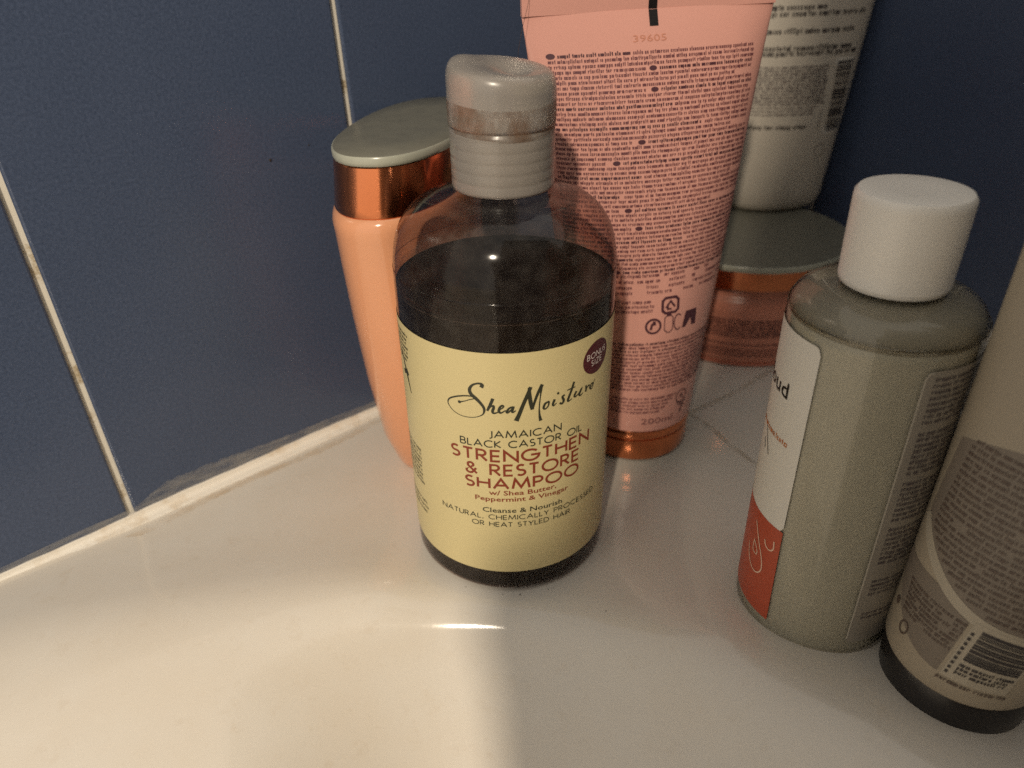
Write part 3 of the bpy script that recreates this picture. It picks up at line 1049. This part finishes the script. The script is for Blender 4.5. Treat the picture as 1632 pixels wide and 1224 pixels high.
# ------------------------------------------------------------------ tubes
class Tube:
    """body lofted from a round foot to a flat crimp; arc-length mapping for print on its front"""
    def __init__(self, secs, n=96):
        self.secs, self.n = secs, n            # (z, a, b, dx, dy)
    def at(self, z):
        S = self.secs
        if z <= S[0][0]:
            return S[0][1:]
        for p, q in zip(S, S[1:]):
            if z <= q[0]:
                t = (z - p[0]) / (q[0] - p[0])
                return tuple(p[i] + (q[i] - p[i]) * t for i in range(1, 5))
        return S[-1][1:]
    def rings(self):
        out = []
        for z, a, b, dx, dy in self.secs:
            out.append([(dx + a * math.cos(2 * PI * j / self.n), dy + b * math.sin(2 * PI * j / self.n), z) for j in range(self.n)])
        return out
    def mapping(self, lift=0.00015):
        cache = {}
        def table(key):
            a, b, dx, dy = self.at(key)
            pts = [(0.0, 0.0)]
            L = 0.0
            px, py = 0.0, -b
            for i in range(1, 61):
                th = i / 60 * PI / 2
                x, y = a * math.sin(th), -b * math.cos(th)
                L += math.hypot(x - px, y - py)
                px, py = x, y
                pts.append((L, th))
            return pts
        def f(s, z, e):
            key = round(z, 4)
            if key not in cache:
                cache[key] = table(key)
            T = cache[key]
            a, b, dx, dy = self.at(z)
            q = min(abs(s), T[-1][0])
            lo, hi = 0, len(T) - 1
            while hi - lo > 1:
                m_ = (lo + hi) // 2
                if T[m_][0] <= q: lo = m_
                else: hi = m_
            th = T[lo][1] + (T[hi][1] - T[lo][1]) * (q - T[lo][0]) / max(1e-9, T[hi][0] - T[lo][0])
            th = math.copysign(th, s)
            nx, ny = math.sin(th) / max(a, 1e-6), -math.cos(th) / max(b, 1e-6)
            l = math.hypot(nx, ny)
            return (dx + a * math.sin(th) + nx / l * (lift + e), dy - b * math.cos(th) + ny / l * (lift + e), z)
        return f

def tube_sections(z0, z1, a0, a1, b0, b1, n=30, pow_b=1.7, dx=(0, 0), dy=(0, 0)):
    out = []
    for i in range(n + 1):
        t = i / n
        out.append((z0 + (z1 - z0) * t, a0 + (a1 - a0) * t, b1 + (b0 - b1) * (1 - t ** pow_b), dx[0] + (dx[1] - dx[0]) * t, dy[0] + (dy[1] - dy[0]) * t))
    return out

PIC = (-.0112, .0162)
def pink_tube():
    t = thing('pink_tube', 'tall pink tube on its copper cap, covered in tiny print, behind the dark bottle', 'tube',
              (.0560, .2860, .0004), math.radians(11))
    pr = [(0, .0002), (.0225, .0), (.0238, .0005), (.0243, .0018), (.0247, .0105), (.0246, .0110), (.0242, .0112), (.0242, .0116), (.0248, .0119), (.0250, .0125), (.0252, .0160), (.0249, .0166), (.0240, .0168)]
    v, f = lathe(pr, 80)
    mesh('cap', v, f, M['copper'], t, True, 45)
    S = tube_sections(.0166, .1790, .0252, .0462, .0252, .0012, 44, 2.8, (0, -.003), (0, 0))
    tb = Tube([(.0160, .0240, .0240, 0, 0)] + S)
    v, f = loft(tb.rings())
    body = mesh('body', v, f, M['pink'], t, True, 60)
    # flattened crimp at the top
    v, f = loft([[(-.003 + sx * .0462, sy * .0011, z) for sx, sy in ((-1, -1), (1, -1), (1, 1), (-1, 1))] for z in (.1786, .196)])
    crimp = mesh('crimp', v, f, M['pink'], t, False)
    mp = tb.mapping()
    fine, bold = Print(), Print()
    z = .1655
    i = 0
    while z > .0890:
        hw = .0385 if z > .12 else .0385 - (.12 - z) * .02
        if i % 7 in (0, 3):
            x = RT.uniform(-.6, .6) * hw
            if i % 2:
                bold.disc(x, z + .0005, .0014, .0008, 18)
                microline(bold, x + .0024, hw, z, .00086, .00036)
                microline(fine, -hw, x - .003, z, .00084, .00030)
            else:
                if i < 2: bold.disc(-hw + .001, z + .0006, .0016, .0009, 18)
                microline(bold, -hw + (.0034 if i < 2 else 0), x, z, .00086, .00036)
                microline(fine, x + .001, hw, z, .00084, .00030)
        else:
            microline(fine, -hw, hw * (1 if i % 5 else RT.uniform(.5, 1)), z, .00084, .00030)
        z -= .00168
        i += 1
    while z > .0812:
        microline(fine, -.03, RT.uniform(.020, .034), z, .0010, .00028, .35)
        z -= .0023
    for i in range(3):
        microline(fine, -.03, -.003, .0775 - .002 * i, .0010, .00028)
    for j in range(14):
        zz = .0592 - .00165 * j
        microline(bold if j in (0, 2) else fine, -.03, .0335 - (.004 if j == 1 else 0), zz, .0009, .00030)
    for j in range(5):
        microline(fine, -.03, .010 - .002 * j, .0330 - j * .0017, .0009, .00028)
    fine.build('small_print', M['plum_ink'], body, mp)
    bold.build('bold_print', M['plum_bold'], body, mp)
    # pictograms
    OX, OZ = PIC
    def pic(fn):
        q = Print()
        fn(q)
        ox, oz = (OX, OZ) if fn not in (low_mark, jar_mark) else (-.0085, .0075)
        q.v = [(a_ + ox, b_ + oz, c_) for a_, b_, c_ in q.v]
        q.build('pictogram', M['plum_bold'], body, mp)
    def rr(p, cx, cz, hw_, hh_, wd):
        c = .0012
        p.ribbon([(cx - hw_ + c, cz - hh_), (cx + hw_ - c, cz - hh_), (cx + hw_, cz - hh_ + c), (cx + hw_, cz + hh_ - c), (cx + hw_ - c, cz + hh_), (cx - hw_ + c, cz + hh_), (cx - hw_, cz + hh_ - c), (cx - hw_, cz - hh_ + c), (cx - hw_ + c, cz - hh_)], wd)
    def box_mark(p):
        rr(p, .0155, .0595, .0034, .0032, .0011)
        p.ribbon([(.0135, .0585), (.0155, .0612), (.0175, .0585)], .0008)
        p.ribbon([(.0143, .0602), (.0143, .0580), (.0160, .0578)], .0008)
    def round_mark(p):
        p.ribbon(arc(.0085, .0512, .0030, .0030, 0, 360, 20), .0009)
        p.ribbon([(.0074, .0497), (.0080, .0520), (.0096, .0522)], .0010)
        p.disc(.0088, .0528, .0007, .0007, 10)
    def bottle_mark(p):
        rr(p, .0150, .0516, .0018, .0038, .0004)
        p.rect(.0140, .0548, .0160, .0566)
        p.ribbon(arc(.0192, .0516, .0018, .0034, 50, 310, 12), .0005)
    def flag_mark(p):
        p.quad((.0212, .0484), (.0285, .0484), (.0285, .0554), (.0228, .0554))
    def low_mark(p):
        p.ribbon(arc(.0215, .0235, .0030, .0032, 0, 360, 18), .0005)
        p.ribbon([(.0205, .0225), (.0215, .0248), (.0225, .0225)], .0006)
    def jar_mark(p):
        p.ribbon([(.0200, .0192), (.0232, .0192), (.0216, .0165), (.0216, .0150)], .0007)
        p.ribbon([(.0190, .0205), (.0242, .0205)], .0005)
    for fn in (box_mark, round_mark, bottle_mark, flag_mark, low_mark, jar_mark):
        pic(fn)
    p = Print()
    font_print(p, '200ml', -.0060, .0085, .0205, .0042)
    p.build('volume_print', M['plum_ink'], body, mp)
    # registration mark on the crimp and code pressed into the shoulder
    p = Print()
    p.rect(-.0016, .1738, .0016, .1788)
    p.build('registration_mark', M['black'], body, mp)
    v = [(-.003 - .0016, -.00125, .1786), (-.003 + .0016, -.00125, .1786), (-.003 + .0016, -.00125, .196), (-.003 - .0016, -.00125, .196)]
    mesh('registration_mark', v, [(0, 1, 2, 3)], M['black'], crimp, False)
    p = Print()
    font_print(p, '39605', -.0080, .0042, .1692, .0030)
    p.build('pressed_code', M['emboss'], body, mp)
    return t
pink_tube()

# ------------------------------------------------------------------ jar with the white tube on its lid
def pink_jar():
    t = thing('cosmetic_jar', 'wide pink jar with copper band and grey green lid, under the white tube', 'jar', (.1333, .3880, .0007))
    pr = [(0, .0), (.0450, .0), (.0478, .0010), (.0490, .0032), (.0494, .0070), (.0494, .0290), (.0490, .0330), (.0478, .0362), (.0460, .0390), (.0452, .0430), (.0452, .0442)]
    v, f = lathe(refine(pr, .0008), 96)
    body = mesh('body', v, f, M['pink_jar'], t, True, 60)
    pr = [(.0452, .0437), (.0498, .0438), (.0506, .0443), (.0507, .0455), (.0508, .0540), (.0500, .0546)]
    v, f = lathe(pr, 96)
    mesh('band', v, f, M['copper'], t, True, 40)
    pr = [(.0500, .0545), (.0526, .0547), (.0530, .0553), (.0530, .0572), (.0526, .0578)]
    v, f = lathe(pr, 96)
    lid = mesh('lid', v, f, M['lid_edge'], t, True, 40)
    pr = [(.0525, .0576), (.0521, .0580), (.0300, .0579), (0, .0579)]
    v, f = lathe(pr, 96)
    mesh('lid_top', v, f, M['lid'], lid, True, 40)
    p = Print()
    mp = cyl_map(.0495, .00015)
    for j in range(6):
        microline(p, -.05, .05, .0262 - .0018 * j, .00115, .00042)
    microline(p, -.05, .05, .0125, .0010, .0003)
    for j in range(3):
        microline(p, -.05, .012, .0095 - .0017 * j, .00085, .00026)
    microline(p, .016, .05, .0098, .0016, .0006)
    microline(p, .016, .05, .0072, .0013, .0005)
    p.build('small_print', M['jar_print'], body, mp)
    return t
pink_jar()

def white_tube():
    t = thing('white_tube', 'dull white tube with print and barcode, standing on the jar lid', 'tube', (.1580, .4300, .0590), math.radians(6))
    S = [(.0, .0215, .0120, 0, 0), (.0006, .0240, .0140, 0, 0), (.0022, .0265, .0158, 0, 0), (.0055, .0283, .0168, 0, 0), (.011, .0292, .0172, 0, 0)] + \
        tube_sections(.016, .150, .0297, .0395, .0172, .0012, 24, 2.0, (0, .006))
    tb = Tube(S)
    v, f = loft(tb.rings())
    body = mesh('body', v, f, M['white_tube'], t, True, 60)
    v, f = loft([[(.006 + sx * .0395, sy * .0011, z) for sx, sy in ((-1, -1), (1, -1), (1, 1), (-1, 1))] for z in (.1496, .162)])
    mesh('crimp', v, f, M['white_tube'], t, False)
    mp = tb.mapping()
    p = Print()
    for z, e in ((.1250, .026), (.1195, .030), (.1165, .030), (.1050, .006), (.1020, .030), (.0940, .026), (.0860, .024), (.0835, .028)):
        microline(p, -.032, e, z, .0019, .00062)
    microline(p, -.03, .006, .0470, .0016, .0005)
    p.build('bold_print', M['bar_ink'], body, mp)
    p = Print()
    for j in range(12):
        microline(p, -.032, .0125, .0775 - .00165 * j, .0010, .00040)
    for j in range(3):
        microline(p, -.032, .008, .0575 - .0017 * j, .0009, .00026)
    for j in range(6):
        q = .0600 - .0016 * j
        p.rect(.0115, q - .006, .0118, q - .0050)
        p.rect(.0125, q - .006, .0128, q - .0048)
    p.ribbon(arc(.0165, .0345, .0034, .0034, 0, 360, 18), .0003)
    p.build('small_print', M['grey_ink'], body, mp)
    p = Print()
    p.rect(.0160, .0430, .0285, .0815)
    bl = p.build('barcode_panel', M['white_label'], body, tb.mapping(.0001))
    p = Print()
    z = .0442
    while z < .0800:
        h = RT.choice((.0004, .0006, .0010, .0014))
        p.rect(.0172, z, .0282, z + h)
        z += h + RT.choice((.0004, .0006, .0010))
    p.build('barcode', M['bar_ink'], body, tb.mapping(.0002))
    return t
white_tube()

# ------------------------------------------------------------------ capped bottle on the right
def capped_bottle():
    t = thing('lotion_bottle', 'translucent grey bottle with smooth white cap and white and orange label', 'bottle', (.1024, .1803, .0006))
    R = .0253
    pr = [(0, .0015), (.018, .0012), (.0228, 0), (.0244, .0004), (.0251, .0014), (.0253, .0034), (.0253, .060), (.0253, .1090), (.0251, .1122), (.0244, .1148), (.0230, .1168), (.0206, .1184), (.0170, .1196), (.0130, .1204), (.0122, .1215), (.0120, .1240)]
    v, f = lathe(refine(pr), 88)
    mesh('body', v, f, M['shell3'], t)
    pr = [(0, .0024), (.0212, .0010), (.0240, .0010), (.0246, .0020), (.0248, .0040), (.0248, .010), (.0248, .1090), (.0246, .1112), (.0240, .1118), (0, .1110)]
    v, f = lathe(pr, 88)
    gel = mesh('lotion', v, f, M['gel'], t, True, 40)
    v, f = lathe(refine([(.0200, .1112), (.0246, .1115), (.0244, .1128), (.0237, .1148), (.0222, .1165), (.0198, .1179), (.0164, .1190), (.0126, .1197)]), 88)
    mesh('lotion_shade', v, f, M['gel_shade'], gel)  # layer under the shoulder, coloured darker to stand for shade
    pr = [(0, .1209), (.0129, .1209), (.0136, .1212), (.0139, .1221), (.01395, .1226), (.0139, .1228), (.01405, .1300), (.01415, .1432), (.0140, .1446), (.0133, .1455), (.0122, .1458), (.0060, .14575), (0, .1457)]
    v, f = lathe(pr, 80)
    mesh('cap', v, f, M['white_cap'], t, True, 35)
    Rl = R + .00015
    d = math.radians
    v, f = cyl_patch(Rl, d(-200), d(-57.6), .0440, .1085, 60, .0022)
    lab = mesh('front_label', v, f, M['white_label'], t)
    lab['label'] = 'white label with orange lower part'
    # orange lower part, narrowing to the foot
    v, f = [], []
    for i in range(61):
        a = d(-200 + (142.6 - (0)) * i / 60)
        for z in (.0064, .0250, .0443):
            aa = a
            if i == 60:
                aa = d(-57.4 + (0.0443 - z) / .038 * 1.5)
            v.append(((Rl + .00005) * math.sin(aa), -(Rl + .00005) * math.cos(aa), z))
    for i in range(60):
        for j in range(2):
            f.append((3 * i + j, 3 * i + 3 + j, 3 * i + 4 + j, 3 * i + 1 + j))
    mesh('orange_panel', v, f, M['orange'], lab)
    mp = cyl_map(Rl, .0001)
    p = Print()
    font_print(p, 'cloud', d(-117) * Rl, d(-76.5) * Rl, .0880, .0072, bold=.01)
    p.ribbon([(d(-96) * Rl, .0735), (d(-90) * Rl, .0690), (d(-86) * Rl, .0655)], .0004)
    p.ribbon([(d(-96) * Rl, .0690), (d(-93) * Rl, .0660)], .0004)
    p.build('lettering', M['black'], lab, mp)
    p = Print()
    microline(p, d(-130) * Rl, d(-67.0) * Rl, .0735, .0013, .00035)
    p.build('lettering', M['orange_ink'], lab, mp)
    p = Print()
    def az(a, z): return (d(a) * Rl, z)
    p.ribbon(catmull([az(-84, .0400), az(-78, .0350), az(-71, .0290), az(-69, .0245), az(-73, .0215), az(-80, .0215), az(-86, .0245), az(-89, .029)], False, 6), .00050)
    p.ribbon(catmull([az(-82, .0325), az(-77, .0300), az(-77, .0280), az(-82, .0285), az(-82, .0325)], False, 5), .00045)
    p.ribbon(catmull([az(-62.5, .0390), az(-62.0, .0360), az(-65, .0345), az(-69, .0350), az(-71, .0370)], False, 5), .00050)
    p.build('drop_outline', M['pale_line'], lab, cyl_map(Rl, .00018))
    # back label
    v, f = cyl_patch(Rl, d(0.0), d(115), .0074, .1076, 60, .0020)
    bl = mesh('back_label', v, f, M['back_label'], t)
    p = Print()
    p.ribbon([(d(0.7) * Rl, .0094), (d(0.7) * Rl, .1056), (d(2.2) * Rl, .1070), (d(5) * Rl, .1073), (d(60) * Rl, .1073)], .0005)
    p.build('label_edge', M['label_edge'], bl, mp)
    p = Print()
    z = .1045
    j = 0
    while z > .0400:
        if j % 9 != 8:
            microline(p, d(6.5) * Rl, d(100 if j % 4 else 70) * Rl, z, .0010, .00030)
        z -= .00185
        j += 1
    for z in (.0340, .0322, .0304, .0286, .020, .0182):
        microline(p, d(6.5) * Rl, d(80) * Rl, z, .0009, .00026)
    p.build('small_print', M['grey_ink'], bl, mp)
    return t
capped_bottle()

# ------------------------------------------------------------------ cream tube at the right edge
def cream_tube():
    t = thing('cream_tube', 'cream squeeze tube standing on its black cap, cut off by the right edge', 'tube', (.1335, .1462, .0004), math.radians(-42))
    pr = [(0, .0002), (.0190, 0), (.0202, .0006), (.0206, .002), (.0210, .0132), (.0206, .0140), (.0195, .0142)]
    v, f = lathe(pr, 80)
    mesh('cap', v, f, M['black_cap'], t, True, 40)
    S = [(.0138, .0200, .0200, 0, 0), (.0141, .0210, .0210, 0, 0), (.0150, .0214, .0214, 0, 0)] + tube_sections(.018, .150, .0216, .0380, .0216, .0012, 30, 1.8, (0.0002, .0185), (0, 0))
    tb = Tube(S)
    v, f = loft(tb.rings())
    body = mesh('body', v, f, M['cream'], t, True, 60)
    v, f = loft([[(.0185 + sx * .0380, sy * .0011, z) for sx, sy in ((-1, -1), (1, -1), (1, 1), (-1, 1))] for z in (.1496, .160)])
    mesh('crimp', v, f, M['cream'], t, False)
    mp = tb.mapping(.0001)
    # taupe printed field with a pale sweep across it
    p = Print()
    def sweep(s_):
        return .0455 + 16.0 * (s_ - .004) ** 2 if s_ < .004 else .0455 + 5.0 * (s_ - .004) ** 2
    J, I = 48, 24
    base_i = len(p.v)
    for j in range(J + 1):
        s_ = -.030 + .062 * j / J
        for i in range(I + 1):
            lo_, hi_ = sweep(s_), .094 - 8.0 * (s_ + .004) ** 2
            p.v.append((s_, lo_ + (hi_ - lo_) * i / I, 0))
    for j in range(J):
        for i in range(I):
            q0 = base_i + j * (I + 1) + i
            p.f.append((q0, q0 + I + 1, q0 + I + 2, q0 + 1))
    base_i = len(p.v)
    for j in range(J + 1):
        s_ = -.032 + .0275 * j / J
        for i in range(I + 1):
            hi_ = min(sweep(s_) - .0035, .048)
            lo_ = .0225 + 22.0 * (s_ + .004) ** 2
            lo_ = min(lo_, hi_ - .0002)
            p.v.append((s_, lo_ + (hi_ - lo_) * i / I, 0))
    for j in range(J):
        for i in range(I):
            q0 = base_i + j * (I + 1) + i
            p.f.append((q0, q0 + I + 1, q0 + I + 2, q0 + 1))
    p.build('printed_field', M['brown_panel'], body, mp)
    mp2 = tb.mapping(.00018)
    p = Print()
    p.ribbon([(x_ * .001, sweep(x_ * .001) - .0016) for x_ in range(-30, 33)], .0032)
    p.build('pale_sweep', M['cream_pale'], body, mp2)
    p = Print()
    for j in range(23):
        zz = .0900 - .00195 * j
        lo_ = .004 - math.sqrt(max(0.0, (zz - .0462) / 16.0)) + .0012
        hw_ = math.sqrt(max(0.0, (.094 - zz) / 8.0)) - .001
        microline(p, max(-.026, lo_, -.004 - hw_), min(.030, -.004 + hw_), zz, .00085, .00028, .05)
    for j in range(7):
        microline(p, -.024 + .0004 * j, -.0045, .0415 - .0017 * j, .0009, .00026, .2)
    microline(p, -.004, .014, .0205, .0010, .0003)
    p.ribbon(arc(-.0180, .0262, .0016, .0024, 0, 360, 16), .0005)
    p.disc(-.0255, .0300, .0012, .0016, 12)
    p.build('small_print', M['brown_ink'], body, tb.mapping(.00026))
    p = Print()
    p.rect(-.0035, .0225, .0125, .0445)
    p.build('barcode_panel', M['cream_pale'], body, tb.mapping(.00026))
    p = Print()
    z = .0310
    while z < .0425:
        h = RT.choice((.0004, .0007, .0011))
        p.rect(-.0010, z, .0118, z + h)
        z += h + RT.choice((.0003, .0005))
    for j in range(3):
        microline(p, -.0010, .0118, .0285 - .0016 * j, .0009, .0003)
    for j in range(9):
        p.rect(-.0030, .0240 + .002 * j, -.0022, .0250 + .002 * j)
    p.build('barcode', M['bar_ink'], body, tb.mapping(.00034))
    p = Print()
    p.ribbon(arc(.0245, .0865, .0030, .0030, 0, 360, 16), .0016)
    p.build('pictogram', M['bar_ink'], body, tb.mapping(.0002))
    return t
cream_tube()

# ------------------------------------------------------------------ a loose hair on the pink tube
def hair():
    pts = catmull([(.0105, .2770, .1905), (.0102, .2745, .1840), (.0078, .2710, .1760), (.0062, .2690, .1690), (.0060, .2680, .1640)], False, 8)
    r = .00007
    rings = [[(p[0] + r * math.cos(a), p[1] + r * math.sin(a), p[2]) for a in (0, 1.57, 3.14, 4.71)] for p in pts]
    v, f = loft(rings)
    o = mesh('hair', v, f, M['hair'])
    o['label'] = 'single thin dark hair clinging to the upper left of the pink tube'
    o['category'] = 'hair'
hair()
